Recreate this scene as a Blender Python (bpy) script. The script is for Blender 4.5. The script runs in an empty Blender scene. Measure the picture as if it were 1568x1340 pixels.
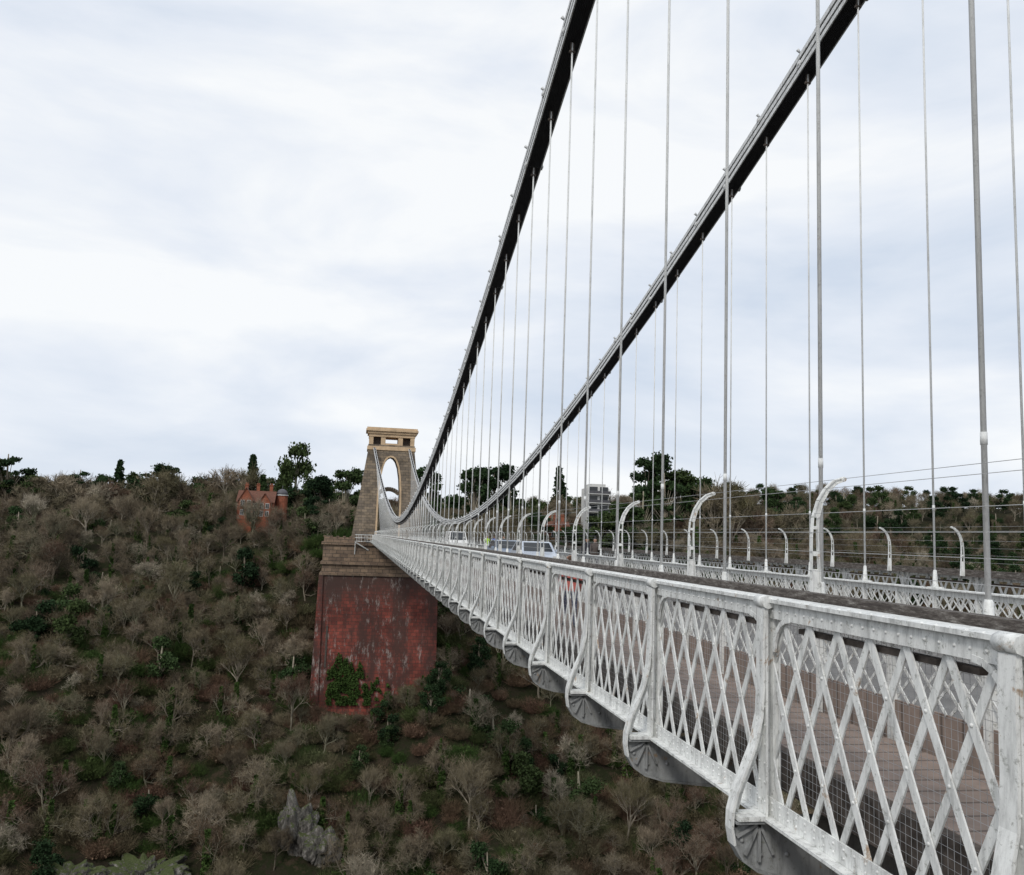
import bpy, math, random
import numpy as np
from mathutils import Vector, Matrix, noise
random.seed(7); rnd=random.random
def U(a,b): return a+(b-a)*random.random()
SC=bpy.context.scene
COL=SC.collection

# ------------------------------------------------------------------ helpers
class MB:
    def __init__(s): s.v=[]; s.f=[]; s.m=[]; s.sm=[]
    def face(s,pts,mat=0,smooth=False):
        n=len(s.v); s.v.extend([tuple(p) for p in pts]); s.f.append(tuple(range(n,n+len(pts)))); s.m.append(mat); s.sm.append(smooth)
    def hexa(s,P,mat=0):
        n=len(s.v); s.v.extend([tuple(p) for p in P])
        for q in ((0,3,2,1),(4,5,6,7),(0,1,5,4),(1,2,6,5),(2,3,7,6),(3,0,4,7)):
            s.f.append(tuple(n+i for i in q)); s.m.append(mat); s.sm.append(False)
    def box(s,x0,x1,y0,y1,z0,z1,mat=0):
        s.hexa([(x0,y0,z0),(x1,y0,z0),(x1,y1,z0),(x0,y1,z0),(x0,y0,z1),(x1,y0,z1),(x1,y1,z1),(x0,y1,z1)],mat)
    def bar(s,p,q,w,h,side=(1,0,0),mat=0):
        """flat bar p->q; w along 'side' direction, h along the third one"""
        p=Vector(p); q=Vector(q); d=(q-p)
        if d.length<1e-6: return
        d.normalize(); a=Vector(side); a=(a-d*a.dot(d)).normalized(); b=d.cross(a)
        a=a*w/2; b=b*h/2
        s.hexa([p-a-b,p+a-b,p+a+b,p-a+b,q-a-b,q+a-b,q+a+b,q-a+b],mat)
    def tube(s,pts,rad,n=6,mat=0,smooth=True,cap=True):
        pts=[Vector(p) for p in pts]; base=len(s.v); N=len(pts)
        for i,p in enumerate(pts):
            d=(pts[min(i+1,N-1)]-pts[max(i-1,0)]).normalized()
            a=d.orthogonal().normalized() if i==0 else (pa-d*pa.dot(d)).normalized()
            pa=a; b=d.cross(a); r=rad[i] if hasattr(rad,'__len__') else rad
            for k in range(n):
                t=2*math.pi*k/n; s.v.append(tuple(p+(a*math.cos(t)+b*math.sin(t))*r))
        for i in range(N-1):
            for k in range(n):
                k2=(k+1)%n
                s.f.append((base+i*n+k,base+i*n+k2,base+(i+1)*n+k2,base+(i+1)*n+k)); s.m.append(mat); s.sm.append(smooth)
        if cap:
            s.f.append(tuple(base+k for k in range(n))[::-1]); s.m.append(mat); s.sm.append(False)
            s.f.append(tuple(base+(N-1)*n+k for k in range(n))); s.m.append(mat); s.sm.append(False)
    def prism(s,poly,axis_pts,mat=0):
        n=len(s.v); L=len(poly); s.v.extend([tuple(p) for p in poly]); s.v.extend([tuple(p) for p in axis_pts])
        s.f.append(tuple(range(n,n+L))); s.m.append(mat); s.sm.append(False)
        s.f.append(tuple(range(n+2*L-1,n+L-1,-1))); s.m.append(mat); s.sm.append(False)
        for i in range(L):
            j=(i+1)%L; s.f.append((n+i,n+L+i,n+L+j,n+j)); s.m.append(mat); s.sm.append(False)
    def dome(s,c,r,nrm=(-1,0,0),mat=0):
        c=Vector(c); d=Vector(nrm).normalized(); a=d.orthogonal().normalized(); b=d.cross(a); n=6; base=len(s.v)
        for rr,hh in((1,0),(.75,.5)):
            for k in range(n):
                t=2*math.pi*k/n; s.v.append(tuple(c+(a*math.cos(t)+b*math.sin(t))*r*rr+d*r*hh))
        s.v.append(tuple(c+d*r*.75))
        for k in range(n):
            k2=(k+1)%n
            s.f.append((base+k,base+k2,base+n+k2,base+n+k)); s.m.append(mat); s.sm.append(True)
            s.f.append((base+n+k,base+n+k2,base+2*n)); s.m.append(mat); s.sm.append(True)
    def mesh(s,name,mats):
        me=bpy.data.meshes.new(name); me.from_pydata(s.v,[],s.f)
        for m in mats: me.materials.append(m)
        me.polygons.foreach_set('material_index',s.m); me.polygons.foreach_set('use_smooth',s.sm); me.update(); return me
    def obj(s,name,mats,parent=None,fix=True):
        me=s.mesh(name,mats)
        if fix:
            import bmesh
            bm=bmesh.new(); bm.from_mesh(me); bmesh.ops.recalc_face_normals(bm,faces=bm.faces[:]); bm.to_mesh(me); bm.free()
        o=bpy.data.objects.new(name,me); COL.objects.link(o)
        if parent: o.parent=parent
        return o
def empty(name,loc=(0,0,0)):
    e=bpy.data.objects.new(name,None); e.location=loc; COL.objects.link(e); return e

# ------------------------------------------------------------------ materials
def newmat(name,rough=.7,spec=.3):
    m=bpy.data.materials.new(name); m.use_nodes=True; nt=m.node_tree; b=nt.nodes['Principled BSDF']
    b.inputs['Roughness'].default_value=rough; b.inputs['Specular IOR Level'].default_value=spec
    return m,nt,b
def N(nt,t,**k):
    n=nt.nodes.new(t)
    for a,b in k.items():
        if a in n.inputs.keys(): n.inputs[a].default_value=b
        else: setattr(n,a,b)
    return n
def ramp(nt,stops,interp='LINEAR'):
    r=nt.nodes.new('ShaderNodeValToRGB'); cr=r.color_ramp; cr.interpolation=interp
    while len(cr.elements)<len(stops): cr.elements.new(.5)
    for e,(p,c) in zip(cr.elements,stops):
        e.position=p; e.color=(c[0],c[1],c[2],1) if hasattr(c,'__len__') else (c,c,c,1)
    return r
def coords(nt,scale=(1,1,1)):
    tc=nt.nodes.new('ShaderNodeTexCoord'); mp=nt.nodes.new('ShaderNodeMapping'); mp.inputs['Scale'].default_value=scale
    nt.links.new(tc.outputs['Object'],mp.inputs['Vector']); return mp.outputs['Vector']
def noisetex(nt,vec,scale,detail=5,rough=.6,dist=0):
    n=N(nt,'ShaderNodeTexNoise'); n.inputs['Scale'].default_value=scale; n.inputs['Detail'].default_value=detail
    n.inputs['Roughness'].default_value=rough; n.inputs['Distortion'].default_value=dist
    nt.links.new(vec,n.inputs['Vector']); return n.outputs['Fac']
def mix(nt,fac,a,b,mode='MIX'):
    m=nt.nodes.new('ShaderNodeMix'); m.data_type='RGBA'; m.blend_type=mode
    for sock,val in((m.inputs[0],fac),(m.inputs[6],a),(m.inputs[7],b)):
        if hasattr(val,'is_linked'): nt.links.new(val,sock)
        elif hasattr(val,'__len__'): sock.default_value=(*val[:3],1)
        else: sock.default_value=val
    return m.outputs[2]
def bump(nt,b,h,strength=.3,dist=.02):
    bp=nt.nodes.new('ShaderNodeBump'); bp.inputs['Strength'].default_value=strength; bp.inputs['Distance'].default_value=dist
    nt.links.new(h,bp.inputs['Height']); nt.links.new(bp.outputs['Normal'],b.inputs['Normal'])
def simple(name,col,rough=.7,var=.25,scale=3,spec=.3,metal=0):
    m,nt,b=newmat(name,rough,spec); v=coords(nt)
    r=ramp(nt,[(.3,[c*(1-var) for c in col]),(.7,[min(1,c*(1+var)) for c in col])]); nt.links.new(noisetex(nt,v,scale),r.inputs[0])
    nt.links.new(r.outputs[0],b.inputs['Base Color']); b.inputs['Metallic'].default_value=metal; return m
def paint(name,col,grime=.5,rust=.5,lo=.4):
    m,nt,b=newmat(name,.5,.35); v=coords(nt); vs=coords(nt,(6,6,1.2))
    r=ramp(nt,[(.30,[c*lo for c in col]),(.43,[c*(lo+1)/1.9 for c in col]),(.56,col)])
    nt.links.new(noisetex(nt,vs,2.2,9,.74),r.inputs[0])
    sp=ramp(nt,[(.55,0),(.64,grime)]); nt.links.new(noisetex(nt,v,22,7,.78),sp.inputs[0])
    c=mix(nt,sp.outputs[0],r.outputs[0],(.16,.165,.13))
    rs=ramp(nt,[(.63,0),(.68,rust)]); nt.links.new(noisetex(nt,v,5.5,7,.68,.4),rs.inputs[0])
    c=mix(nt,rs.outputs[0],c,(.33,.18,.06))
    nt.links.new(c,b.inputs['Base Color']); bump(nt,b,noisetex(nt,v,60,3),.25,.004); return m
M_paint=paint('weathered_white_paint',(.82,.83,.81),.6,.7,.45)
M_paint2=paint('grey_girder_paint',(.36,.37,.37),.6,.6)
M_chain=paint('chain_paint',(.74,.75,.75),.5,.4)
M_rod=paint('rod_paint',(.76,.77,.76),.3,.2,.65)
M_chain_shade=simple('chain_painted_shade',(.030,.030,.034),.8)  # near-black colour paints in the shade under and between the grey chain bars
M_wire=simple('galvanised_wire',(.38,.39,.40),.5,.15)
M_timber=simple('weathered_timber',(.085,.07,.06),.9,.6,9)
def timber_rail():
    m,nt,b=newmat('weathered_timber_rail',.9); v=coords(nt,(8,1.6,8))
    r=ramp(nt,[(.3,(.03,.026,.024)),(.48,(.085,.072,.064)),(.58,(.17,.155,.14)),(.68,(.45,.43,.40))]); nt.links.new(noisetex(nt,v,4,9,.8),r.inputs[0])
    nt.links.new(r.outputs[0],b.inputs['Base Color']); bump(nt,b,noisetex(nt,v,12,5),.6,.01); return m
M_trail=timber_rail()
def boards(name,col,step):
    m,nt,b=newmat(name,.85); v=coords(nt,(1,1,1))
    n=ramp(nt,[(.3,[c*.7 for c in col]),(.7,[c*1.2 for c in col])]); nt.links.new(noisetex(nt,v,2.5,8,.7),n.inputs[0])
    w=N(nt,'ShaderNodeTexWave',wave_type='BANDS',bands_direction='Y'); w.inputs['Scale'].default_value=step; nt.links.new(v,w.inputs['Vector'])
    rr=ramp(nt,[(0,.45),(.06,1)]); nt.links.new(w.outputs['Fac'],rr.inputs[0])
    nt.links.new(mix(nt,1,n.outputs[0],rr.outputs[0],'MULTIPLY'),b.inputs['Base Color']); return m
M_foot=boards('footway_surface',(.30,.235,.20),1.2)
M_road=simple('asphalt_roadway',(.16,.155,.15),.9,.2,2)
def stone(name,c1,c2,mort,bw,bh,sc=1,big=.08,stain=None):
    m,nt,b=newmat(name,.9)
    tc=nt.nodes.new('ShaderNodeTexCoord'); sx=nt.nodes.new('ShaderNodeSeparateXYZ'); nt.links.new(tc.outputs['Object'],sx.inputs[0])
    ad=N(nt,'ShaderNodeMath',operation='ADD'); nt.links.new(sx.outputs[0],ad.inputs[0]); nt.links.new(sx.outputs[1],ad.inputs[1])
    cb=nt.nodes.new('ShaderNodeCombineXYZ'); nt.links.new(ad.outputs[0],cb.inputs[0]); nt.links.new(sx.outputs[2],cb.inputs[1])
    br=nt.nodes.new('ShaderNodeTexBrick'); nt.links.new(cb.outputs[0],br.inputs['Vector'])
    br.inputs['Color1'].default_value=(*c1,1); br.inputs['Color2'].default_value=(*c2,1); br.inputs['Mortar'].default_value=(*mort,1)
    br.inputs['Scale'].default_value=sc; br.inputs['Brick Width'].default_value=bw; br.inputs['Row Height'].default_value=bh; br.inputs['Mortar Size'].default_value=.07*bh
    v=coords(nt)
    r=ramp(nt,[(.32,.38),(.66,1.4)]); nt.links.new(noisetex(nt,v,big,12,.8),r.inputs[0])
    c=mix(nt,1,br.outputs['Color'],r.outputs[0],'MULTIPLY')
    if stain:
        rz=ramp(nt,[(0,0),(.25,.0),(1,.85)]); mr=N(nt,'ShaderNodeMapRange'); mr.inputs[1].default_value=-17; mr.inputs[2].default_value=-9.5
        nz=noisetex(nt,coords(nt,(1,1,.3)),.5,6,.7); a2=N(nt,'ShaderNodeMath',operation='MULTIPLY_ADD'); nt.links.new(nz,a2.inputs[0]); a2.inputs[1].default_value=8; nt.links.new(sx.outputs[2],a2.inputs[2])
        a3=N(nt,'ShaderNodeMath',operation='SUBTRACT'); nt.links.new(a2.outputs[0],a3.inputs[0]); a3.inputs[1].default_value=4
        nt.links.new(a3.outputs[0],mr.inputs[0]); nt.links.new(mr.outputs[0],rz.inputs[0]); c=mix(nt,rz.outputs[0],c,(.07,.048,.04))
        vd=coords(nt,(1,1,.35)); d=ramp(nt,[(.43,0),(.56,.85)]); nt.links.new(noisetex(nt,vd,.2,12,.8),d.inputs[0]); c=mix(nt,d.outputs[0],c,(.066,.040,.034))
        vs=coords(nt,(1,1,.30)); s=ramp(nt,[(.54,0),(.62,.8)]); nt.links.new(noisetex(nt,vs,.9,10,.8),s.inputs[0])
        s2=ramp(nt,[(.48,0),(.56,1)]); nt.links.new(noisetex(nt,v,.07,2),s2.inputs[0])
        f=mix(nt,1,s.outputs[0],s2.outputs[0],'MULTIPLY'); c=mix(nt,f,c,stain)
    nt.links.new(c,b.inputs['Base Color']); return m
M_brick=stone('red_brick',(.29,.070,.050),(.17,.046,.036),(.09,.048,.038),1.3,.75,1,.16,(.38,.34,.31))
M_stone=stone('tower_rubble_stone',(.28,.22,.155),(.17,.14,.11),(.11,.095,.08),1.3,.65,1,.3)
M_ashlar=stone('abutment_ashlar',(.26,.185,.125),(.16,.115,.085),(.07,.06,.05),1.6,.8,1,.25)
M_cream=simple('cornice_limestone',(.56,.41,.26),.85,.2,.8)
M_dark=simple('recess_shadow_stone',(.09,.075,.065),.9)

# ------------------------------------------------------------------ world, sun, camera
w=bpy.data.worlds.new('World'); SC.world=w; w.use_nodes=True; nt=w.node_tree; nt.nodes.clear()
out=nt.nodes.new('ShaderNodeOutputWorld'); bg=nt.nodes.new('ShaderNodeBackground'); nt.links.new(bg.outputs[0],out.inputs[0])
SUN_EL=math.radians(42); SUN_AZ=math.radians(215)
sky=nt.nodes.new('ShaderNodeTexSky'); sky.sky_type='NISHITA'; sky.sun_disc=False; sky.sun_elevation=SUN_EL; sky.sun_rotation=SUN_AZ
tc=nt.nodes.new('ShaderNodeTexCoord'); mp=nt.nodes.new('ShaderNodeMapping'); mp.inputs['Scale'].default_value=(1,1,3.2); mp.inputs['Location'].default_value=(.35,.2,.1)
nt.links.new(tc.outputs['Generated'],mp.inputs[0])
n1=noisetex(nt,mp.outputs[0],2.0,7,.52,.3)
cl=ramp(nt,[(.34,(6.6,7.4,8.6)),(.47,(8.2,8.7,9.5)),(.58,(9.7,9.9,10.1))]); nt.links.new(n1,cl.inputs[0])
nt.links.new(mix(nt,.96,sky.outputs[0],cl.outputs[0]),bg.inputs[0]); bg.inputs[1].default_value=.1
sd=bpy.data.lights.new('sun','SUN'); sd.energy=1.4; sd.angle=math.radians(12); sd.color=(1,.96,.9)
so=bpy.data.objects.new('sun',sd); COL.objects.link(so)
dv=Vector((math.sin(SUN_AZ)*math.cos(SUN_EL),math.cos(SUN_AZ)*math.cos(SUN_EL),math.sin(SUN_EL)))
so.rotation_euler=dv.to_track_quat('Z','Y').to_euler()
CAMZ=1.6
cd=bpy.data.cameras.new('camera'); cd.sensor_width=36; cd.lens=1325/1568*36; cd.clip_end=9000; cd.clip_start=.05
co=bpy.data.objects.new('camera',cd); COL.objects.link(co); SC.camera=co
R=Matrix.Rotation(-math.radians(9.72),4,'Z')@Matrix.Rotation(math.radians(90+6.63),4,'X')@Matrix.Rotation(math.radians(2.0),4,'Z')
co.matrix_world=Matrix.Translation((0,0,CAMZ))@R
SC.view_settings.view_transform='Standard'; SC.view_settings.look='None'; SC.view_settings.exposure=0

# ------------------------------------------------------------------ bridge
XP,XF=3.0,12.3
XH,XG=4.76,11.35
P=2.44; Y0=3.54; KEND=80
YK=lambda k: Y0+P*k
YE=YK(KEND)
bridge=empty('suspension_bridge')
def parapet(mb,xp,sgn,near):
    S=lambda d: xp+sgn*d
    def bx(d0,d1,*a,mat=0):
        a0,a1=sorted((S(d0),S(d1))); mb.box(a0,a1,*a,mat)
    ZB,ZT=-.28,1.23
    y0=YK(-1)
    bx(.02,.035,y0,YE,1.09,1.2)
    bx(-.15,.07,y0,YE,1.203,1.23)
    bx(.02,.035,y0,YE,ZB,ZB+.12)
    bx(-.05,.11,y0,YE,ZB-.022,ZB-.002)
    for k in range(-1,KEND):
        a=YK(k); b=a+P; zl,zh=ZB+.05,1.15; H=zh-zl; run=.72; pitch=P/7
        for di in (0,1):
            off=-.005 if di else .010
            for i in range(-3,8):
                s=a+i*pitch+pitch*.5
                ya,za,yb,zb=s,zl,s+run,zh
                t0,t1=0.,1.
                if ya<a: t0=(a-ya)/run
                if yb>b: t1=(b-ya)/run
                if t1-t0<.05: continue
                pa=(ya+run*t0, zl+H*t0); pb=(ya+run*t1,zl+H*t1)
                if di: pa=(a+b-pa[0],pa[1]); pb=(a+b-pb[0],pb[1])
                mb.bar((S(off),pa[0],pa[1]),(S(off),pb[0],pb[1]),.011,.056,side=(1,0,0))
        if near and k<9:
            for i in range(-3,8):
                for j in range(-3,8):
                    t=(P-(i+j+1)*pitch)/(2*run); yy=a+(i+.5)*pitch+run*t
                    if .03<t<.93 and a+.08<yy<b-.08: mb.dome((S(.0157),yy,zl+H*t),.012)
        if k<30:
            mb.bar((S(-.045),a+.33,1.03),(S(-.045),b-.33,1.03),.05,.035,mat=2)
            for e,q in((a+.07,1),(b-.07,-1)):
                pr=None
                for j in range(6):
                    t=math.pi/2*j/5; pt=(S(.028),e+q*.24*(1-math.cos(t)) ,.86+.24*math.sin(t))
                    if pr: mb.bar(pr,pt,.02,.035)
                    pr=pt
    for k in range(-1,KEND+1):
        y=YK(k)
        bx(.07,.085,y-.06,y+.06,ZB,1.2); bx(.036,.07,y-.009,y+.009,ZB,1.19); bx(-.03,-.018,y-.05,y+.05,ZB,1.19)
        bx(-.018,.018,y-.03,y+.03,ZB+.0,1.09)
        mb.tube([(S(.075),y-.075,1.205),(S(.075),y+.075,1.205)],.048,8,smooth=True)
        pts=[(.09,1.16),(.098,.95),(.098,.62),(.11,.40),(.155,.20),(.225,.03),(.29,-.12),(.325,-.25),(.33,-.36),(.31,-.47),(.25,-.57),(.14,-.645),(-.05,-.70),(-.5,-.75),(-1.5,-.79),(-4.6,-.80)]
        for (d0,z0),(d1,z1) in zip(pts,pts[1:]):
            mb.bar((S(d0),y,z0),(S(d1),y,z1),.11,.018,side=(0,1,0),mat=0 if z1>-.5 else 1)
            if z0>-.28 and z0<.5: 
                mb.bar((S(d0-.03),y,z0),(S(d1-.03),y,z1),.012,.055,side=(0,1,0))
        poly=[(.32,-.32)]+[(d-.01,z) for d,z in pts if z<-.33]+[(-4.6,-.32)]
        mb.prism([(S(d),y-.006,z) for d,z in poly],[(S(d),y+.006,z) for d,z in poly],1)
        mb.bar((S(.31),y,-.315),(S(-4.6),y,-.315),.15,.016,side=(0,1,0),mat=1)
        mb.bar((S(.30),y,-.285),(S(.09),y,-.285),.18,.03,side=(0,1,0))
        if near and k<14:
            for an in (200,235,270,305):
                t=math.radians(an)
                mb.bar((S(.12),y-.02,-.33),(S(.12-math.cos(t)*.18),y-.02,-.33+math.sin(t)*.26),.03,.02,side=(0,1,0),mat=1)
            for d in (.24,.1,-.1,-.4,-.8): mb.dome((S(d),y-.006,-.45 if d>.2 else -.55),.02,(0,-1,0),1)
    if near:
        y=y0
        while y<YK(9):
            for z in (1.145,ZB+.04,ZB+.09): mb.dome((S(.035),y,z),.011)
            mb.dome((S(.05),y,1.23),.012,(0,0,1)); y+=.115
        for k in range(-1,9):
            z=ZB+.1
            while z<1.1:
                for q in(-.04,.04): mb.dome((S(.085),YK(k)+q,z),.010)
                z+=.13
mb=MB(); parapet(mb,XP,-1,True); parapet(mb,XF,1,False); mb.obj('lattice_parapets_and_cross_girders',[M_paint,M_paint2,M_timber],bridge,fix=False)
mb=MB()
for k in range(-1,10):
    a=YK(k); n=int(P/.05)
    for i in range(n): 
        mb.tube([(XP+.06,a+i*.05,-.1),(XP+.06,a+i*.05,1.08)],.0013,3,cap=False)
    for j in range(24): mb.tube([(XP+.064,a,-.1+j*.05),(XP+.064,a+P,-.1+j*.05)],.0013,3,cap=False)
mb.obj('parapet_wire_mesh',[M_wire],bridge,fix=False)
mb=MB(); y0=1.02
mb.box(XP+.22,XH-.17,y0,YE,-.10,0,0); mb.box(XG+.17,XF-.22,y0,YE,-.10,0,0)
mb.box(XH+.17,XG-.17,y0,YE,-.12,.02,1)
mb.box(XP+.14,XP+.219,y0,YE,-.16,.12,2); mb.box(XF-.219,XF-.14,y0,YE,-.16,.12,2)
for x in (5.6,6.8,8,9.2,10.4): mb.box(x-.08,x+.08,y0,YE,-.31,-.123,2)
mb.obj('timber_deck',[M_foot,M_road,M_timber],bridge)
mb=MB()
for xx,s in((XP,1),(XF,-1)):
    a,b=sorted((xx+s*.19,xx+s*.29)); 
    for k in range(-1,KEND): mb.box(a,b,YK(k)+.003,YK(k+1)-.003,1.15+.003*(k%3),1.285+.003*(k%3))
mb.obj('timber_handrails',[M_trail],bridge)
mb=MB()
for x in (XH,XG):
    mb.box(x-.14,x+.14,y0,YE,.88,.905); mb.box(x-.12,x+.12,y0,YE,-.2,-.17)
    mb.box(x-.012,x+.012,y0,YE,-.17,.30,1); mb.box(x-.014,x+.014,y0,YE,.76,.88)
    for k in range(-1,KEND):
        for h in(0,1):
            y=YK(k)+h*P/2; mb.box(x-.05,x+.05,y-.03,y+.03,-.16,.875)
        for i in range(10):
            a=YK(k)+i*P/10
            mb.bar((x-.02,a,.30),(x-.02,a+P/5,.78),.01,.025); mb.bar((x+.02,a+P/5,.30),(x+.02,a,.78),.01,.025)
mb.obj('stiffening_girders',[M_paint,M_foot],bridge)

# chains
M0=105.0
def zc(Y):
    d=Y-M0; return 3.0+(.0016 if d<0 else .00176)*d*d
def xc(x,Y):
    t=max(0,(Y-115)/92.); t=t*t
    return x-2.3*t if x<7 else x-.6*t
TOWY=207.0
mb=MB()
LH,LS=.13,.215; CW=.50
for x in (XH,XG):
    for j in range(3):
        ks=[k for k in range(-6,86) if k%3==j]
        for a,b in zip(ks,ks[1:]):
            ya,yb=YK(a),YK(b)
            yb=min(yb,TOWY+3); 
            if ya>=TOWY: continue
            pa=Vector((xc(x,ya),ya,zc(ya)+.08+LS*j)); pb=Vector((xc(x,yb),yb,zc(yb)+.08+LS*j))
            nb=11 if ya<80 else 5
            for i in range(nb):
                o=(i-(nb-1)/2)*CW/nb*1.0
                mb.bar(pa+Vector((o,0,0)),pb+Vector((o,0,0)),(CW/nb)*.78,LH,side=(1,0,0),mat=0 if i in(0,nb-1) else 1)  # outer bars keep the grey paint, inner ones get shade as colour
        for k in ks:
            y=YK(k)
            if y>TOWY: continue
            z=zc(y)+.08+LS*j; X=xc(x,y)
            mb.tube([(X-.30,y,z),(X+.30,y,z)],.045,8)
            for s in(-1,1): mb.tube([(X+s*.25,y,z),(X+s*.272,y,z)],.105,10,smooth=False)
    for k in range(-6,84):
        y=YK(k); 
        if y>TOWY: continue
        z=zc(y); X=xc(x,y); top=z+.08+LS*2+LH/2
        mb.box(X-.03,X+.03,y-.05,y+.05,top,top+.09)
        mb.tube([(X-.22,y,top+.05),(X-.30,y,top+.13)],[.03,.05],6)
        mb.box(X-.20,X+.20,y-.05,y+.05,top-.02,top+.03)
mb.obj('suspension_chains',[M_chain,M_chain_shade],bridge,fix=False)
mb=MB()
for x in (XH,XG):
    for k in range(-2,KEND+1):
        y=YK(k); X=xc(x,y); z=zc(y)
        if z<1.3: continue
        zt=z+.02
        b=Vector((x,y,.9)); t=Vector((X,y,zt))
        mb.tube([b,t],.0225 if x<7 else .021,8)
        mb.tube([b,b+Vector((0,0,.10)),b+Vector((0,0,.34)),b+Vector((0,0,.36))],[.085,.05,.036,.026],8,1)
        mb.box(x-.11,x+.11,y-.11,y+.11,.907,.93,1)
        mb.box(X-.05,X+.05,y-.012,y+.012,zt-.30,zt+.06,2); mb.tube([(X-.08,y,zt-.24),(X+.08,y,zt-.24)],.035,8,2)
        if zt>4: 
            zz=.9+1.55
            mb.tube([(x,y,zz),(x,y,zz+.10)],.027,8)
mb.obj('hanger_rods',[M_rod,M_paint,M_timber],bridge,fix=False)

# anti climb fence
fence=empty('anti_climb_fence')
mb=MB(); wm=MB()
prof=[(0,1.16,.085),(-.010,1.45,.062),(-.014,1.68,.05),(-.006,1.83,.042),(.03,1.95,.036),(.085,2.04,.032),(.155,2.10,.03),(.22,2.125,.026)]
for xx,s in((XP+.34,1),(XF-.34,-1)):
    for k in range(-1,KEND+1):
        y=YK(k)
        for (a,za,wa),(b,zb,wb) in zip(prof,prof[1:]):
            p=Vector((xx+s*a,y,za)); q=Vector((xx+s*b,y,zb))
            d=(q-p).normalized(); nrm=Vector((d.z,0,-d.x))
            for sg in(-1,1):
                mb.bar(p+nrm*sg*wa*.5,q+nrm*sg*wb*.5,.034,.008,side=(0,1,0))
            if za<1.3 or zb>1.9: mb.bar(p,q,.008,(wa+wb)/2,side=(0,1,0))
            else: mb.bar(p.lerp(q,.42),p.lerp(q,.58),.02,(wa+wb)/2,side=(0,1,0))
        mb.tube([(xx+s*.22,y-.022,2.125),(xx+s*.22,y+.022,2.125)],.019,8)
    for a,z in((-.05,1.44),(-.05,1.58),(-.045,1.72),(-.02,1.86),(.08,2.05),(.22,2.13)):
        wm.tube([(xx+s*a,YK(-1),z),(xx+s*a,YE,z)],.0026,4)
mb.obj('curved_posts',[M_paint],fence,fix=False); wm.obj('tension_wires',[M_wire],fence,fix=False)

# ------------------------------------------------------------------ tower
tower=empty('stone_bridge_tower')
CX=6.5
def wx(z): return 8.4-(8.4-5.5)*z/21.4
def wy(z): return 4.2-(1.1)*z/21.4
mb=MB()
TY=TOWY+4
arch=[(2.5,0),(2.5,4),(2.5,9),(2.4,12),(2.15,15),(1.7,17.5),(1.15,19),(.6,19.7),(0,20)]
for s in(-1,1):
    poly=[(wx(0),0),(wx(21.4),21.4),(0,21.4)]+[(a,z) for a,z in reversed(arch)]
    F=[(CX+s*a,TY-wy(z),z) for a,z in poly]; B=[(CX+s*a,TY+wy(z),z) for a,z in poly]
    mb.prism(F,B,0)
    for (a,z),(b,z2) in zip(arch,arch[1:]):
        mb.bar((CX+s*(a+.18),TY-wy(z)-.03,z),(CX+s*(b+.18 if b>0 else 0),TY-wy(z2)-.03,z2+(.0)),.2,.42,side=(0,1,0),mat=1)
for i in range(10):
    t0=-1+i*.2; t1=t0+.2
    mb.bar((CX+2.5*t0,TY+1.5,12.4-1.1*t0*t0),(CX+2.5*t1,TY+1.5,12.4-1.1*t1*t1),1.2,1.0,side=(0,1,0),mat=0)
mb.box(CX-5.75,CX+5.75,TY-3.3,TY+3.3,21.4,22.3,1)
mb.box(CX-5.55,CX+5.55,TY-3.1,TY+3.1,22.3,22.7,0)
for s in(-1,1):
    mb.box(CX+s*5.4-(.0 if s<0 else 1.0),CX+s*5.4+(1.0 if s<0 else 0),TY-3,TY+3,22.7,24.6,1)
    mb.box(CX+s*1.5-(.0 if s>0 else 1.1),CX+s*1.5+(1.1 if s>0 else 0),TY-2.95,TY+2.95,22.7,24.6,1)
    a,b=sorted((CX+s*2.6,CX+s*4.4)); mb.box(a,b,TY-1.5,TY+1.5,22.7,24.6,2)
mb.box(CX-1.5,CX+1.5,TY-2.9,TY+2.9,22.7,23.1,1)
mb.box(CX-5.5,CX+5.5,TY-3.1,TY+3.1,24.6,25.3,1)
mb.box(CX-5.8,CX+5.8,TY-3.4,TY+3.4,25.3,25.9,1); mb.box(CX-6.2,CX+6.2,TY-3.8,TY+3.8,25.9,26.4,1); mb.box(CX-6.0,CX+6.0,TY-3.6,TY+3.6,26.4,26.8,1)
mb.obj('tower_body',[M_stone,M_cream,M_dark],tower)

# ------------------------------------------------------------------ abutment
ab=empty('brick_abutment')
def frustum(mb,x0,x1,y0,y1,z0,z1,b,mat):
    mb.hexa([(x0-b,y0-b,z0),(x1+b,y0-b,z0),(x1+b,y1,z0),(x0-b,y1,z0),(x0,y0,z1),(x1,y0,z1),(x1,y1,z1),(x0,y1,z1)],mat)
mb=MB()
frustum(mb,-8.0,18.2,199,238,-52,-8.0,.8,0)
mb.box(-8.3,18.5,198.7,238,-8.0,-7.5,1)
frustum(mb,-7.8,18.0,199.3,238,-7.5,-5.6,.1,1)
mb.box(-8.2,18.4,198.8,238,-5.6,-5.0,1)
mb.box(-7.8,18.0,199.2,238,-5.0,-1.2,1)
mb.box(-8.2,18.4,198.8,238,-1.2,-.6,1)
mb.box(-7.7,-7.3,199.2,238,-.6,.5,1); mb.box(-7.3,1.6,199.2,199.6,-.6,.5,1); mb.box(13.6,18.,199.2,199.6,-.6,.5,1)
mb.box(-7.3,18.,199.6,238,-.6,-.05,2)
for i in range(7): mb.box(-7.6+i*1.45-.3,-7.6+i*1.45+.3,199.1,199.7,.5,.8,1)
mb.box(-6.1,-5.7,198.5,199.6,-28,-19,3)
frustum(mb,-8.35,-7.4,198.6,199.5,-52,-8.0,.8,0)
mb.obj('abutment_masonry',[M_brick,M_ashlar,M_road,M_dark],ab)
mb=MB()
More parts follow.
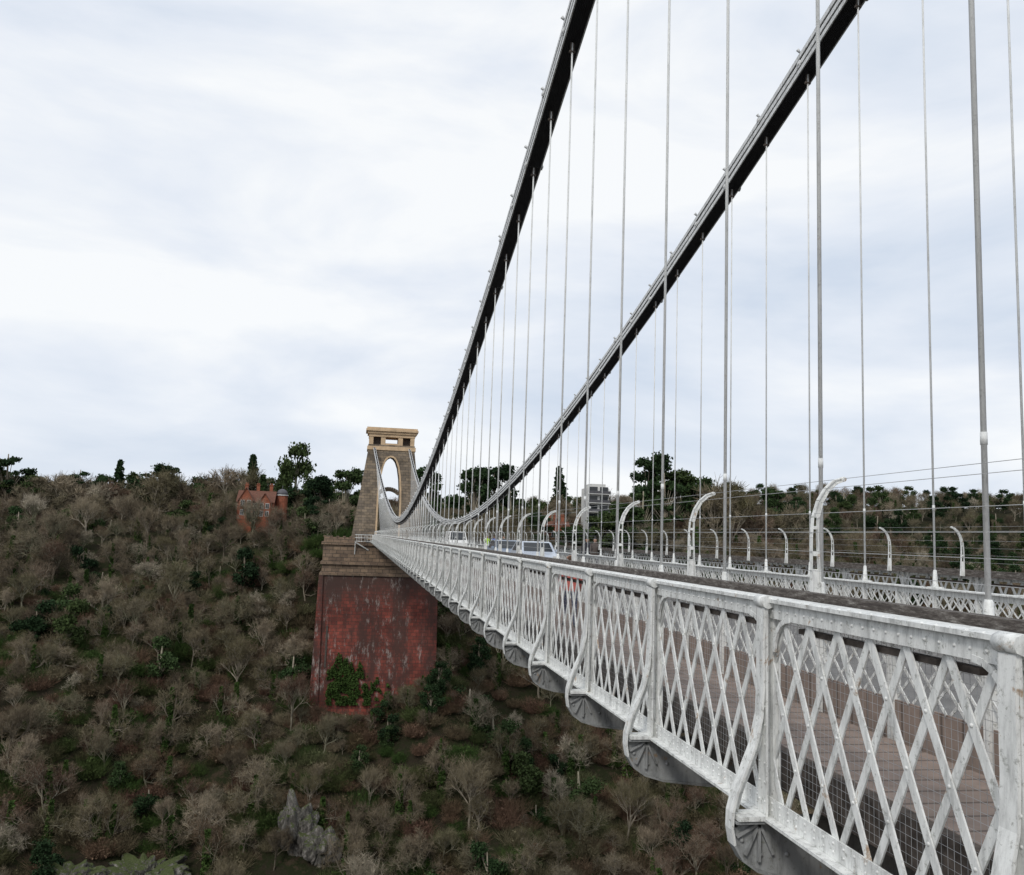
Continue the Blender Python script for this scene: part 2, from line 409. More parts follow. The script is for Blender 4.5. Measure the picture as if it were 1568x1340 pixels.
pts=[(2.9,YE),(2.2,199.3),(.9,198.2),(-.9,198.2),(-.9,200.0)]
for (a,b),(c,d) in zip(pts,pts[1:]):
    for z in (-.3,.5,1.2): mb.bar((a,b,z),(c,d,z),.12,.12,side=(0,0,1))
    n=max(2,int(math.hypot(c-a,d-b)/.35))
    for i in range(n+1):
        t=i/n; mb.bar((a+(c-a)*t,b+(d-b)*t,-.3),(a+(c-a)*t,b+(d-b)*t,1.2),.06,.06)
mb.bar((-.8,198.3,-.5),(2.2,199.2,-2.2),.2,.2); mb.bar((-.8,198.3,-.5),(-.8,199.2,-3.2),.2,.2)
mb.obj('flared_end_railing',[M_paint],bridge)

# ------------------------------------------------------------------ terrain
HY=[-3000,-300,-12,-3,22,60,118,140,200,236,272,312,400,600,760,900,3000,6000]
HZ=[10,4,0,-6,-66,-78,-76,-68,-38,-21,-7,1,3,10,17,19,20,15]
def sstep(a,b,x):
    t=min(1,max(0,(x-a)/(b-a))); return t*t*(3-2*t)
def H(X,Y):
    wob=14*noise.noise(Vector((X*.008,Y*.004,1.3)))
    off=36*sstep(14,40,X)*sstep(190,240,Y)*(1-sstep(300,360,Y))
    z=float(np.interp(Y+wob*sstep(80,140,Y)+off,HY,HZ))
    g=noise.noise(Vector((X*.022,Y*.016,0)))
    z+= (11*g+3.5*noise.noise(Vector((X*.06,Y*.06,5))))*sstep(60,130,Y)*(1-.75*sstep(240,320,Y))
    z-= 24*sstep(150,250,X)*sstep(205,280,Y)*(1-sstep(480,720,Y))
    z+= 28*sstep(120,420,X)*sstep(500,700,Y)
    z+= 11*math.exp(-((X-15)/15)**2-((Y-195)/20)**2)
    z+= 7*math.exp(-((X+12)/10)**2-((Y-200)/18)**2)
    z+= 9*math.exp(-((X+32)/22)**2-((Y-286)/28)**2)
    z+= 8*math.exp(-((X+16)/14)**2-((Y-258)/18)**2)
    c=(1-sstep(14,30,abs(X-5)))*sstep(226,240,Y)*(1-sstep(330,420,Y))
    z=z*(1-c)+(-.35)*c
    if Y>500: z+=9*noise.noise(Vector((X*.004,Y*.003,9)))*sstep(500,700,Y)
    return z
def axis(lo,hi,fl,fh,st,growth=1.12):
    a=list(np.arange(fl,fh+.1,st)); s=st; x=fh
    while x<hi: s*=growth; x+=s; a.append(x)
    s=st; x=fl
    while x>lo: s*=growth; x-=s; a.insert(0,x)
    return a
xs=axis(-4000,5000,-200,260,4.0); ys=axis(-2500,5500,-16,340,4.0)
V=[(x,y,H(x,y)) for y in ys for x in xs]; nx=len(xs)
Fq=[(j*nx+i,j*nx+i+1,(j+1)*nx+i+1,(j+1)*nx+i) for j in range(len(ys)-1) for i in range(nx-1)]
me=bpy.data.meshes.new('terrain'); me.from_pydata(V,[],Fq); 
m,nt,b=newmat('woodland_floor',1,.05); v=coords(nt)
r=ramp(nt,[(.28,(.014,.013,.009)),(.42,(.032,.026,.018)),(.54,(.020,.025,.011)),(.62,(.055,.040,.028)),(.75,(.022,.034,.012))])
nt.links.new(noisetex(nt,v,.22,10,.72),r.inputs[0]); nt.links.new(r.outputs[0],b.inputs['Base Color']); bump(nt,b,noisetex(nt,v,.8,6),1,.6)
me.materials.append(m); me.polygons.foreach_set('use_smooth',[True]*len(Fq)); me.update()
to=bpy.data.objects.new('terrain',me); COL.objects.link(to)
mb=MB(); mb.box(-6,16,-22,1.0,-60,-.02,0); mb.obj('stone_viewing_platform',[M_ashlar])
mb=MB(); mb.box(3,12.2,238,430,-.3,.0,0); mb.obj('approach_road',[M_road])

# ------------------------------------------------------------------ tree prototypes
def treemat(name,stops,scale=.6):
    m,nt,b=newmat(name,.95,.1); oi=nt.nodes.new('ShaderNodeObjectInfo')
    r=ramp(nt,stops); nt.links.new(oi.outputs['Random'],r.inputs[0])
    v=coords(nt); n=ramp(nt,[(.3,.5),(.7,1.45)]); nt.links.new(noisetex(nt,v,scale,4),n.inputs[0])
    nt.links.new(mix(nt,1,r.outputs[0],n.outputs[0],'MULTIPLY'),b.inputs['Base Color']); return m
M_twig=treemat('bare_twigs',[(0,(.10,.08,.055)),(.2,(.22,.18,.125)),(.35,(.13,.115,.065)),(.5,(.30,.25,.18)),(.65,(.12,.075,.055)),(.8,(.15,.135,.08)),(.93,(.20,.17,.12)),(1,(.44,.39,.31))])
M_bark=treemat('tree_bark',[(0,(.12,.10,.075)),(.5,(.32,.28,.22)),(1,(.17,.17,.11))])
M_ivy=treemat('ivy_leaves',[(0,(.028,.055,.014)),(.5,(.060,.105,.026)),(1,(.035,.060,.018))],1.5)
M_ever=treemat('evergreen_foliage',[(0,(.015,.030,.014)),(.5,(.034,.062,.024)),(1,(.055,.078,.028))],.9)
M_bush=treemat('scrub',[(0,(.05,.09,.022)),(.15,(.11,.09,.055)),(.35,(.18,.12,.08)),(.55,(.13,.075,.055)),(.65,(.045,.08,.022)),(.78,(.05,.085,.024)),(.9,(.22,.18,.12)),(1,(.07,.08,.03))],1)
def rdir():
    z=U(-1,1); t=U(0,2*math.pi); r=math.sqrt(1-z*z); return Vector((r*math.cos(t),r*math.sin(t),z))
def sliver(mb,p,q,w,mat):
    d=(q-p).normalized(); s=d.cross(rdir())
    if s.length<1e-3: return
    s=s.normalized()*w/2
    mb.face([p-s,p+s,q+s*.3,q-s*.3],mat)
def leafquad(mb,c,sz,mat):
    a=rdir(); b=a.cross(rdir()).normalized()*sz*.5; a=a*sz*.5
    mb.face([c-a,c+b*.7,c+a,c-b*.8],mat)
def grow(mb,p,d,L,r,lev,maxlev,upl=.25,tw=.035,spread=1.):
    n=3 if lev<3 else 2; pts=[p.copy()]; rad=[r]; q=p.copy(); dd=d.copy()
    for i in range(n):
        dd=(dd+rdir()*.22+Vector((0,0,upl*.25))).normalized(); q=q+dd*L/n; pts.append(q.copy()); rad.append(r*(1-.5*(i+1)/n))
    mb.tube(pts,rad,5 if lev<2 else 3,1,True,False)
    nc=[6,5,5,4][min(lev,3)]
    for c in range(nc):
        t=U(.35,1) if lev else U(.45,1); k=t*n; i=min(int(k),n-1); pp=pts[i].lerp(pts[i+1],k-i)
        nd=(dd*.75+rdir()*spread).normalized(); nd=(nd+Vector((0,0,upl))).normalized()
        if lev+1>=maxlev:
            for _ in range(2):
                e=(nd+rdir()*.5).normalized(); qq=pp+e*L*U(.6,1.0); sliver(mb,pp,qq,tw,0)
                e2=(e+rdir()*.8).normalized(); m_=pp.lerp(qq,.5); sliver(mb,m_,m_+e2*L*.5,tw*.7,0)
        else: grow(mb,pp,nd,L*U(.58,.78),r*.5,lev+1,maxlev,upl,tw,spread)
def bare(seed,trunk=3.6,r=.22,spread=.95,upl=.22,ivy=0,tw=.04):
    random.seed(seed); mb=MB(); grow(mb,Vector((0,0,-.5)),Vector((U(-.1,.1),U(-.1,.1),1)).normalized(),trunk,r,0,4,upl,tw,spread)
    if ivy:
        for i in range(ivy):
            z=U(0,6.5); t=U(0,6.28); rr=U(.1,.9)*(1.1-z/9); leafquad(mb,Vector((rr*math.cos(t),rr*math.sin(t),z)),U(.25,.5),2)
    return mb.mesh('bare_tree_mesh',[M_twig,M_bark,M_ivy])
def blobtree(seed,blobs,n,sz,trunk_h,mat=2,flat=.7):
    random.seed(seed); mb=MB()
    mb.tube([(0,0,-.5),(.1,0,trunk_h*.5),(0,.1,trunk_h)],[.4,.3,.12],7,1)
    for (bx,by,bz,br) in blobs:
        mb.tube([(0,0,bz*.5),(bx*.8,by*.8,bz)],[.15,.05],4,1,True,False)
        for i in range(int(n*br*br)):
            d=rdir(); rr=br*(U(.35,1.0))*(1+.5*noise.noise(d*2.2+Vector((seed,bx,by))))
            c=Vector((bx+d.x*rr,by+d.y*rr,bz+d.z*rr*flat)); leafquad(mb,c,U(.6,1.3)*sz,0)
    return mb.mesh('evergreen_mesh',[M_ever,M_bark,M_ever])
def rblobs(seed,n,R,z0,z1,br,top=1.2):
    random.seed(seed); o=[]
    for i in range(n):
        z=U(z0,z1); k=1-((z-(z0+z1)/2)/((z1-z0)/2+top))**2; t=U(0,6.28); rr=R*math.sqrt(max(0,k))*U(.3,1.15)
        o.append((rr*math.cos(t),rr*math.sin(t),z,br*U(.55,1.2)))
    return o
def conifer(seed,Hh=16,R=3.2):
    random.seed(seed); mb=MB(); mb.tube([(0,0,-.5),(0,0,Hh)],[.35,.05],6,1)
    z=2.0
    while z<Hh:
        rr=R*(1-(z/Hh))**.8*U(.7,1.15)+.3
        for i in range(7):
            t=U(0,6.28); e=Vector((rr*math.cos(t),rr*math.sin(t),z-rr*.15)); mb.tube([(0,0,z),tuple(e)],[.06,.02],3,1,True,False)
            for j in range(16):
                c=Vector((0,0,z)).lerp(e,U(.25,1))+rdir()*.35; leafquad(mb,c,U(.4,.8),0)
        z+=.55
    return mb.mesh('conifer_mesh',[M_ever,M_bark])
def bush(seed,green):
    random.seed(seed); mb=MB()
    for i in range(520):
        t=U(0,6.28); rr=math.sqrt(rnd())*2.2; b=Vector((rr*math.cos(t)*.7,rr*math.sin(t)*.7,-.3)); d=Vector((math.cos(t)*rr*.35,math.sin(t)*rr*.35,1)).normalized()+rdir()*.45
        q=b+d.normalized()*U(1.0,3.4); sliver(mb,b,q,.05,0); m_=b.lerp(q,.6); sliver(mb,m_,m_+(d+rdir()).normalized()*1.0,.04,0)
    for i in range(int(500*green)):
        d=rdir(); leafquad(mb,Vector((d.x*2.3*U(.5,1),d.y*2.3*U(.5,1),abs(d.z)*2.4*U(.3,1))),U(.2,.45),0)
    return mb.mesh('scrub_mesh',[M_bush])
BARE=[bare(1),bare(2,3.2,.2,1.1,.15),bare(3,4.2,.22,.8,.4),bare(4,3.4,.2,1.0,.25),bare(5,3.8,.22,.9,.2,ivy=600),bare(8,4.6,.2,.7,.5)]
BIG=[bare(41,3.8,.24,.9,.3,tw=.075),bare(42,4.2,.24,.8,.4,tw=.07),bare(43,3.6,.24,1.0,.2,tw=.075)]
IVY=[bare(6,3.8,.22,.85,.3,ivy=1900),bare(7,3.4,.2,1.,.2,ivy=1500)]
EVER=[blobtree(11,rblobs(11,11,3,2,8.5,2.0),100,.55,8),blobtree(12,rblobs(12,13,3.4,2.5,10,2.0),100,.55,9),blobtree(18,rblobs(18,9,4.0,1.5,6,1.9),100,.5,6)]
PINE=[blobtree(13,rblobs(13,15,4.8,6.0,15,1.9),115,.55,15,flat=.5),blobtree(14,rblobs(15,20,4.6,3.5,16,2.0),100,.6,15,flat=.6),blobtree(19,rblobs(19,18,5.0,4.5,14,1.7),120,.5,14,flat=.42)]
CON=[conifer(16),conifer(17,13,2.6)]
BUSH=[bush(21,.15),bush(22,1.2),bush(23,.4)]
woods=empty('woodland')
def put(me,x,y,s,par=woods,name='tree',dz=-.2,sz=None):
    o=bpy.data.objects.new(name,me); o.location=(x,y,H(x,y)+dz); o.rotation_euler=(U(-.07,.07),U(-.07,.07),U(0,6.28)); sz=sz or s*U(.85,1.15)
    o.scale=(s,s,sz); o.parent=par; COL.objects.link(o); return o
random.seed(99)
ROCKS=((-33,165,(8,4,3.2),1),(-44,162,(6,4,3),2),(-8,167,(4.0,3,6.6),3),(-4.0,165,(3.4,3,3.8),4),(-22,162,(5,3,2.6),5))
def ok(x,y,m=0):
    if -9.5-m<x<19+m and 196.5-m<y<242: return False
    if 0-m<x<15+m and 238<y<420: return False
    if -40<x<-22 and 278<y<292: return False
    if 73<x<83 and 273<y<288: return False
    if 55<x<65 and 259<y<270: return False
    for rx,ry,rs,_ in ROCKS:
        if abs(x-rx)<rs[0]*.8 and -12<y-ry<rs[1]: return False
    a=math.degrees(math.atan2(x,y)); return -28<a<((30 if y<190 else 22) if y<215 else 43)
cnt=0
def scatter(y0,y1,sp,fn,m=1.0,jit=.5):
    global cnt
    y=y0; r=0
    while y<y1:
        x=-y*.62+(r%2)*sp*.5; r+=1
        while x<y*1.15:
            X=x+U(-jit,jit)*sp; Y=y+U(-jit,jit)*sp
            if ok(X,Y,m): fn(X,Y); cnt+=1
            x+=sp
        y+=sp
def f1(X,Y):
    g=noise.noise(Vector((X*.035,Y*.035,3))); q=rnd()
    k=.6 if (-12<X<24 and 175<Y<197) else 1
    if q<.06+1.1*max(0,g-.08): put(random.choice(EVER),X,Y,U(.5,1.2)*k)
    elif q<.24+1.5*max(0,g): put(random.choice(IVY),X,Y,U(.8,1.3)*k)
    else: put(random.choice(BARE),X,Y,(U(.6,.95) if rnd()<.5 else U(.95,1.5))*k)
scatter(118,330,5.9,f1)
def f3(X,Y):
    g=noise.noise(Vector((X*.035,Y*.035,3)))
    put(BUSH[1] if rnd()<.25+1.2*max(0,g) else BUSH[0 if rnd()<.5 else 2],X,Y,U(.65,1.4),name='scrub')
scatter(128,255,3.8,f3,.3)
def f2(X,Y):
    q=rnd()
    put(random.choice(EVER) if q<.2 else random.choice(BARE),X,Y,U(1.1,1.7))
scatter(330,470,10.5,f2)
scatter(470,860,17,lambda X,Y: put(random.choice(BARE if rnd()>.25 else EVER),X,Y,U(1.5,2.1)))
print('trees',cnt)
def tree(name,me,x,y,s,sz=None):
    e=empty(name,(0,0,0)); put(me,x,y,s,par=e,name='trunk_and_crown',sz=sz)
tree('evergreen_oak_tree',EVER[1],-24,318,1.8,2.8)
tree('evergreen_oak_tree',EVER[0],-29,320,1.6,2.2)
for x,y,s,i in((-10,300,1.5,2),(-6,292,1.3,1),(-13,284,1.25,1),(-18,296,1.35,2),(-73,318,1.3,2),(-67,324,1.2,1),(-118,318,1.5,2),(-125,322,1.45,1),(-108,316,1.2,2),(-96,322,1.25,2),(-12,262,1.1,1),(-9,248,.9,2),(-50,310,1.1,2),
    (22,300,1.4,1),(34,262,1.4,1),(42,275,1.5,1),(47,270,1.4,2),(53,252,1.05,1),(65,250,1.05,1),(71,254,1.1,1),(76,256,1.05,1),(82,258,1.2,1),(87,262,1.55,2),(92,275,1.7,1),(97,268,1.55,2),(103,275,1.65,1),(109,270,1.35,1),(115,280,1.45,2),(150,300,1.3,1),(162,310,1.2,2),(172,318,1.3,1),(60,249,1.0,1)):
    tree('pine_tree',PINE[i],x,y,s)
for x,y,s in((-38,316,1.45),(-44,310,1.25),(-33,306,1.2),(70,300,1.6),(118,300,1.5),(-84,320,1.35)): tree('conifer_tree',CON[int(x)%2],x,y,s)
for x,y,s,i in((60,246,1.4,0),(50,248,1.6,2),(24,250,1.6,3),(30,246,1.6,2),(-20,296,1.6,2),(-5,284,1.6,0),(68,250,1.2,3),(56,250,1.4,4),(72,250,1.2,2),(38,252,1.7,4),(44,256,1.7,0),(-38,275,1.1,0),(-31,274,1.0,5),(-25,273,1.3,1),(-42,280,1.6,4),(-35,272,.9,3),(88,256,1.5,2),(95,260,1.7,0),(-12,252,1.5,4),(-14,270,1.6,3),(-11,243,1.4,1),(-17,247,1.5,0)):
    tree('bare_tree',BARE[i],x,y,s)
for x,y,s,i in((112,262,2.7,0),(120,268,2.9,1),(127,270,2.4,2),(134,275,2.6,0),(142,285,2.7,1),(150,290,2.4,2),(80,300,2.5,1),(86,296,2.4,0),(66,296,2.3,2)):
    tree('bare_tree',BIG[i],x,y,s)
random.seed(31)
for i in range(20): tree('bare_tree',random.choice(BIG),-142+i*5.7+U(-2,2),U(304,322),U(1.9,2.75))
for i in range(9): put(random.choice(IVY+BARE[:3]),-9+i*3.6+U(-1,1),U(192,195.5),U(.45,.75))
for i in range(14): put(random.choice(BUSH),-10+i*2.3,U(194,197),U(.7,1.2),name='scrub')
# ivy climbing the abutment
mb=MB(); random.seed(5)
for i in range(20000):
    X=U(-6,9); Z=U(-36,-21)
    top=-25.5-abs(X+2.2)*.75+3.4*noise.noise(Vector((X*.8,0,4)))+1.8*noise.noise(Vector((X*2.2,0,8)))
    if Z>top or X<-5.2+.9*noise.noise(Vector((Z*.7,3,3))): continue
    if noise.noise(Vector((X*.7,Z*.7,2)))<-.28+.05*max(0,X): continue
    leafquad(mb,Vector((X,198.5-U(0,.7)*(1+noise.noise(Vector((X*.5,Z*.5,7)))),Z)),U(.25,.55),0)
mb.obj('ivy_on_abutment',[M_ivy],fix=False)

# rocks
def rock(name,x,y,s,seed):
    import bmesh
    bm=bmesh.new(); bmesh.ops.create_icosphere(bm,subdivisions=6,radius=1)
    for v_ in bm.verts:
        n=v_.co.normalized(); q=Vector((seed*7.1,0,0))+Vector((n.x*s[0],n.y*s[1],n.z*s[2]*.45))*.35
        cell=noise.voronoi(q*1.3)[0]; f=.75+.35*noise.fractal(q,1,2,6)+.55*(cell[1]-cell[0])
        v_.co=Vector((n.x*s[0],n.y*s[1],n.z*s[2]))*f
    me=bpy.data.meshes.new(name); bm.to_mesh(me); bm.free(); me.materials.append(M_rock)
    o=bpy.data.objects.new(name,me); o.location=(x,y,H(x,y)+s[2]*.3); COL.objects.link(o)
m,nt,b=newmat('mossy_limestone',.9); v=coords(nt,(1,1,.5)); M_rock=m
r=ramp(nt,[(.3,(.03,.028,.026)),(.5,(.12,.112,.10)),(.7,(.42,.39,.36))]); nt.links.new(noisetex(nt,v,1.1,10,.78),r.inputs[0])
ge=nt.nodes.new('ShaderNodeNewGeometry'); sx=nt.nodes.new('ShaderNodeSeparateXYZ'); nt.links.new(ge.outputs['Normal'],sx.inputs[0])
mu=N(nt,'ShaderNodeMath',operation='MULTIPLY'); nt.links.new(sx.outputs[2],mu.inputs[0]); nt.links.new(noisetex(nt,v,.8,6,.7),mu.inputs[1])
r2=ramp(nt,[(.20,0),(.32,.9)]); nt.links.new(mu.outputs[0],r2.inputs[0])
nt.links.new(mix(nt,r2.outputs[0],r.outputs[0],(.065,.085,.022)),b.inputs['Base Color']); bump(nt,b,noisetex(nt,v,2,8,.7),1,.5)
for x,y,s,sd_ in ROCKS: rock('rock_outcrop',x,y,s,sd_)

# ------------------------------------------------------------------ buildings
M_hb=simple('house_brick',(.27,.095,.055),.9,.35,1.5); M_tile=simple('roof_tiles',(.14,.065,.045),.9,.3,2); M_slate=simple('slate',(.10,.10,.11),.7,.2,2)
M_glass=simple('window_glass',(.03,.035,.04),.15,.2,1,.5); M_white=simple('white_render',(.62,.62,.60),.7,.12,1)
def gable(mb,x0,x1,y0,y1,z0,z1,rh,along='x',wall=0,roof=1,ov=.4):
    mb.box(x0,x1,y0,y1,z0,z1,wall)
    if along=='x':
        ym=(y0+y1)/2
        mb.prism([(x0,y0,z1),(x0,y1,z1),(x0,ym,z1+rh)],[(x1,y0,z1),(x1,y1,z1),(x1,ym,z1+rh)],wall)
        for s,yy in((-1,y0-ov),(1,y1+ov)):
            zz=z1-ov*rh/((y1-y0)/2); mb.hexa([(x0-ov,yy,zz),(x1+ov,yy,zz),(x1+ov,ym,z1+rh),(x0-ov,ym,z1+rh),(x0-ov,yy,zz+.25),(x1+ov,yy,zz+.25),(x1+ov,ym,z1+rh+.25),(x0-ov,ym,z1+rh+.25)],roof)
    else:
        xm=(x0+x1)/2
        mb.prism([(x0,y0,z1),(x1,y0,z1),(xm,y0,z1+rh)],[(x0,y1,z1),(x1,y1,z1),(xm,y1,z1+rh)],wall)
        for xx in(x0-ov,x1+ov):
            zz=z1-ov*rh/((x1-x0)/2); mb.hexa([(xx,y0-ov,zz),(xx,y1+ov,zz),(xm,y1+ov,z1+rh),(xm,y0-ov,z1+rh),(xx,y0-ov,zz+.25),(xx,y1+ov,zz+.25),(xm,y1+ov,z1+rh+.25),(xm,y0-ov,z1+rh+.25)],roof)
def windows(mb,x0,x1,y,zs,n,w=1.0,h=1.6,fr=3,gl=2):
    for z in zs:
        for i in range(n):
            c=x0+(x1-x0)*(i+.5)/n
            mb.box(c-w/2-.12,c+w/2+.12,y-.06,y+.02,z-.12,z+h+.12,fr); mb.box(c-w/2,c+w/2,y-.09,y-.062,z,z+h,gl); mb.box(c-.04,c+.04,y-.12,y-.092,z,z+h,fr)
def house(name,x,y,z,w=13,turret=True,sc=1.):
    e=empty(name,(x,y,z)); e.scale=(sc,sc,sc); mb=MB()
    gable(mb,-w/2,w/2,-4,5,-6,5.5,3.5,'x'); gable(mb,-w/2+.8,-w/2+5,-6,-4.02,-6,6.2,3.6,'y'); gable(mb,w/2-4.6,w/2-.8,-5.4,-4.02,-6,5.2,3.0,'y')
    mb.obj('walls_and_roof',[M_hb,M_tile],e)
    mb=MB(); windows(mb,-w/2+.9,-w/2+4.9,-6,(1,4.1),2,fr=1,gl=0); windows(mb,w/2-4.5,w/2-.9,-5.4,(.8,3.3),2,fr=1,gl=0); windows(mb,-w/2+5.2,w/2-4.8,-4,(.8,3.3),2,fr=1,gl=0)
    mb.obj('windows',[M_glass,M_white],e)
    mb=MB()
    for cx in(-w/2+2,0,w/2-1.5):
        mb.box(cx-.5,cx+.5,1,2,7,11.0); mb.box(cx-.65,cx+.65,.85,2.15,11.0,11.3)
        for k in(-.25,.25): mb.tube([(cx+k,1.5,11.3),(cx+k,1.5,11.9)],[.17,.14],8)
    mb.obj('chimneys',[M_hb],e)
    if turret:
        mb=MB(); c=w/2+2.1; mb.tube([(c,2,-6),(c,2,8.0)],1.9,14,0,False)
        mb.tube([(c,2,8.0),(c,2,8.3)],2.15,14,1,False)
        pts=[(c,2,8.3+2.0*math.sin(t)) for t in(0,.4,.8,1.2,1.5)]; mb.tube(pts,[1.9*math.cos(t)+.02 for t in(0,.4,.8,1.2,1.5)],14,2); mb.tube([(c,2,10.2),(c,2,11.4)],.1,6,2)
        mb.obj('domed_turret',[M_hb,M_white,M_slate],e)
house('brick_house',-32.5,285,H(-33,284)+2.8,11.5,True,.95); house('brick_house',60,264,-1.5,8,False,.95)
e=empty('apartment_block',(78,280,2.2)); mb=MB(); mb.box(-3.6,3.6,0,9,-6,17,0); mb.box(-2.6,2.6,1,8,17,18.4,0)
for f in range(6):
    z=f*3; mb.box(-3.9,3.9,-1.4,-.02,z-.15,z+.1,0); mb.box(-3.8,3.8,-1.38,-1.33,z+.1,z+1.0,1); mb.box(-3.2,-.4,-.05,.02,z+.2,z+2.4,2); mb.box(.4,3.2,-.05,.02,z+.2,z+2.4,2)
mb.obj('floors_and_balconies',[M_white,M_slate,M_glass],e)

# ------------------------------------------------------------------ vehicles
M_tyre=simple('tyre_rubber',(.02,.02,.02),.9); M_lamp=simple('lamp_lens',(.7,.7,.68),.2); M_rim=simple('wheel_rim',(.4,.4,.41),.4)
def car(name,x,y,col,z=.02,van=False,heading=1):
    e=empty(name,(x,y,z)); e.rotation_euler=(0,0,0 if heading>0 else math.pi)
    M_b=simple('car_paint',col,.25,.03,1,.6); mb=MB()
    if van: pr=[(-2.4,.35),(-2.4,1.0),(-2.2,1.2),(-1.7,2.0),(2.3,2.05),(2.4,1.9),(2.4,.35)]; gz=1.2
    else: pr=[(-2.1,.32),(-2.15,.62),(-2.0,.80),(-1.1,.93),(-.45,1.40),(.0,1.46),(1.0,1.45),(1.75,1.05),(2.1,.98),(2.15,.6),(2.1,.32)]; gz=.93
    def hw(z): return .87 if z<=gz+.02 else .87-.20*(z-gz)
    mb.prism([(-hw(b),a,b) for a,b in pr],[(hw(b),a,b) for a,b in pr],0)
    if van: gl=[(-2.12,1.27),(-1.72,1.9),(-1.0,1.9),(-.9,1.27)]
    else: gl=[(-1.0,.96),(-.42,1.36),(.0,1.41),(.95,1.40),(1.55,1.05),(1.5,.96)]
    for s in(-1,1): mb.face([(s*(hw(b)+.006),a,b) for a,b in gl],1)
    if van: ws=[(-2.19,1.24),(-1.74,1.95)]
    else: ws=[(-1.07,.97),(-.47,1.385)]
    (a,b),(c,d)=ws; mb.face([(-.74,a-.01,b+.01),(.74,a-.01,b+.01),(.66,c-.01,d+.01),(-.66,c-.01,d+.01)],1)
    if not van: mb.face([(-.66,1.07,1.42),(.66,1.07,1.42),(.72,1.72,1.09),(-.72,1.72,1.09)],1)
    f=pr[1][0]
    for s in(-1,1):
        mb.box(s*.68-.16,s*.68+.16,f-.02,f+.2,.62,.76,2); mb.box(s*.98-.08,s*.98+.08,-.95,-.8,.95,1.08,0)
    for s in(-1,1):
        for yy in(-1.35,1.35):
            mb.tube([(s*.72,yy,.32),(s*.90,yy,.32)],.32,16,3,False); mb.tube([(s*.90,yy,.32),(s*.91,yy,.32)],.2,12,4,False)
    mb.obj('body',[M_b,M_glass,M_lamp,M_tyre,M_rim],e)
car('parked_car',8.9,44,(.50,.55,.63)); car('parked_car',8.8,52,(.25,.3,.38)); car('white_van',9.2,84,(.75,.75,.74),van=True)

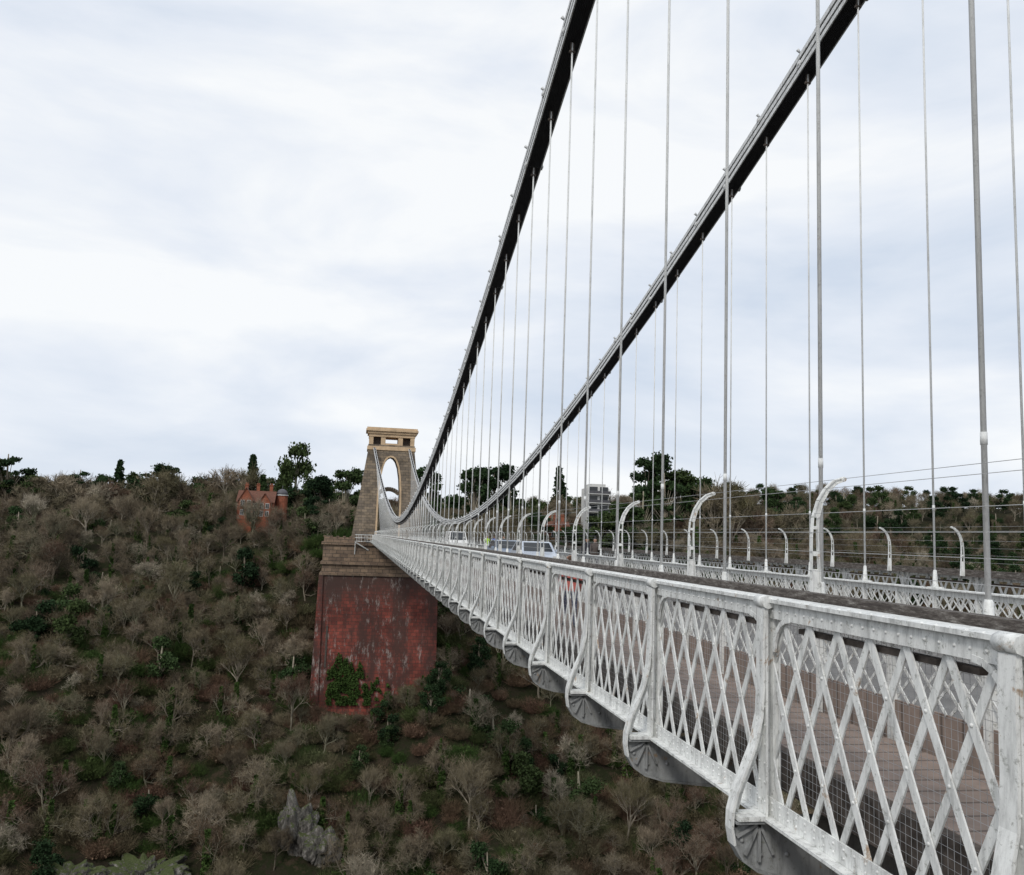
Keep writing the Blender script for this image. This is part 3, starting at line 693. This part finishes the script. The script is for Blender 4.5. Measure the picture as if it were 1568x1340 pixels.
# ------------------------------------------------------------------ people
M_skin=simple('skin',(.45,.27,.19),.6,.05)
def person(name,x,y,rot,coat,trou,hair,s=1.,bag=False,ph=0.):
    sk={'pel':(0,0,.95,.13),'wai':(0,0,1.10,.125),'che':(0,.01,1.32,.15),'nk0':(0,0,1.46,.07),'nk':(0,-.01,1.53,.052),'hd':(0,-.02,1.63,.088),'hd2':(0,-.01,1.70,.082)}
    ed=[('pel','wai'),('wai','che'),('che','nk0'),('nk0','nk'),('nk','hd'),('hd','hd2')]
    for sd_,q in((-1,'l'),(1,'r')):
        st=.22*sd_*(1 if ph==0 else ph)
        sk[q+'hip']=(sd_*.10,0,.88,.10); sk[q+'kn']=(sd_*.10,-.04-st*.45,.50,.062); sk[q+'an']=(sd_*.10,-st*1.0+.03,.09,.04); sk[q+'to']=(sd_*.12,-st-.13,.035,.032)
        sk[q+'sh']=(sd_*.19,0,1.42,.068); sk[q+'el']=(sd_*.25,.04+st*.4,1.14,.048); sk[q+'wr']=(sd_*.26,-.05+st*.9,.90,.030); sk[q+'pa']=(sd_*.26,-.07+st,.83,.030)
        ed+=[('pel',q+'hip'),(q+'hip',q+'kn'),(q+'kn',q+'an'),(q+'an',q+'to'),('che',q+'sh'),(q+'sh',q+'el'),(q+'el',q+'wr'),(q+'wr',q+'pa')]
    ks=list(sk); me=bpy.data.meshes.new('sk'); me.from_pydata([sk[k][:3] for k in ks],[(ks.index(a),ks.index(b)) for a,b in ed],[])
    o=bpy.data.objects.new('sk',me); COL.objects.link(o); o.modifiers.new('s','SKIN'); 
    for i,k in enumerate(ks): me.skin_vertices[0].data[i].radius=(sk[k][3]*(1.25 if k in('che','wai','pel') else 1),sk[k][3]*(.85 if k in('che','wai','pel') else 1)); 
    me.skin_vertices[0].data[0].use_root=True
    ss=o.modifiers.new('u','SUBSURF'); ss.levels=2; ss.render_levels=2
    dg=bpy.context.evaluated_depsgraph_get(); em=bpy.data.meshes.new_from_object(o.evaluated_get(dg)); bpy.data.objects.remove(o)
    em.materials.clear()
    mats=[simple('coat',coat,.8,.15,6),simple('trousers',trou,.9,.15,6),M_skin,simple('hair',hair,.8,.3,20),M_tyre]
    for m_ in mats: em.materials.append(m_)
    for p in em.polygons:
        c=p.center; p.use_smooth=True
        if c.z>1.52: p.material_index=3 if (c.z>1.70 or (c.y>.02 and c.z>1.58)) else 2
        elif c.z<.085: p.material_index=4
        elif abs(c.x)>.2 and c.z<.90: p.material_index=2
        elif c.z>.86: p.material_index=0
        else: p.material_index=1
    e=empty(name,(x,y,0)); e.rotation_euler=(0,0,rot); e.scale=(s,s,s)
    b=bpy.data.objects.new('body',em); COL.objects.link(b); b.parent=e
    mb=MB()
    for q,sd_ in (('l',-1),('r',1)):
        px,py,pz,_=sk[q+'pa']
        for i,l in enumerate((.065,.075,.07,.055)):
            yy=py-.027+i*.018; mb.tube([(px,yy,pz-.01),(px-sd_*.004,yy,pz-.04),(px-sd_*.018,yy,pz-.03-l*.75)],[.009,.008,.006],6)
        mb.tube([(px,py-.02,pz+.02),(px-sd_*.02,py-.05,pz-.01),(px-sd_*.025,py-.055,pz-.035)],[.011,.009,.007],6)
    mb.tube([(0,-.10,1.655),(0,-.128,1.625),(0,-.105,1.615)],[.008,.014,.01],6)
    for sd_ in(-1,1): mb.tube([(sd_*.082,0,1.66),(sd_*.096,.012,1.64),(sd_*.084,.006,1.61)],[.012,.016,.008],6)
    mb.obj('hands_and_face',[M_skin],e)
    mb=MB()
    for sd_ in(-1,1): mb.dome((sd_*.033,-.098,1.655),.011,(0,-1,0))
    mb.box(-.025,.025,-.106,-.100,1.583,1.589)
    mb.obj('eyes_and_mouth',[M_dark],e)
    if bag:
        mb=MB(); mb.tube([(0,.2,1.0),(0,.22,1.2),(0,.19,1.42)],[.14,.17,.11],10); mb.obj('rucksack',[M_tyre],e)
person('pedestrian',11.7,80,0,(.45,.75,.05),(.04,.04,.06),(.05,.03,.02))
person('pedestrian',11.75,76,3.1,(.05,.12,.5),(.03,.03,.05),(.12,.07,.03),bag=True)
person('pedestrian',11.6,70,.2,(.03,.03,.035),(.05,.06,.1),(.03,.02,.02))
person('pedestrian',11.7,44,0,(.04,.04,.05),(.06,.06,.08),(.06,.04,.03),ph=-1.)
person('pedestrian',11.9,43.2,0,(.12,.10,.09),(.04,.04,.06),(.2,.13,.07))
person('child_pedestrian',3.9,15.8,3.0,(.60,.14,.11),(.05,.06,.12),(.10,.06,.04),s=.78)
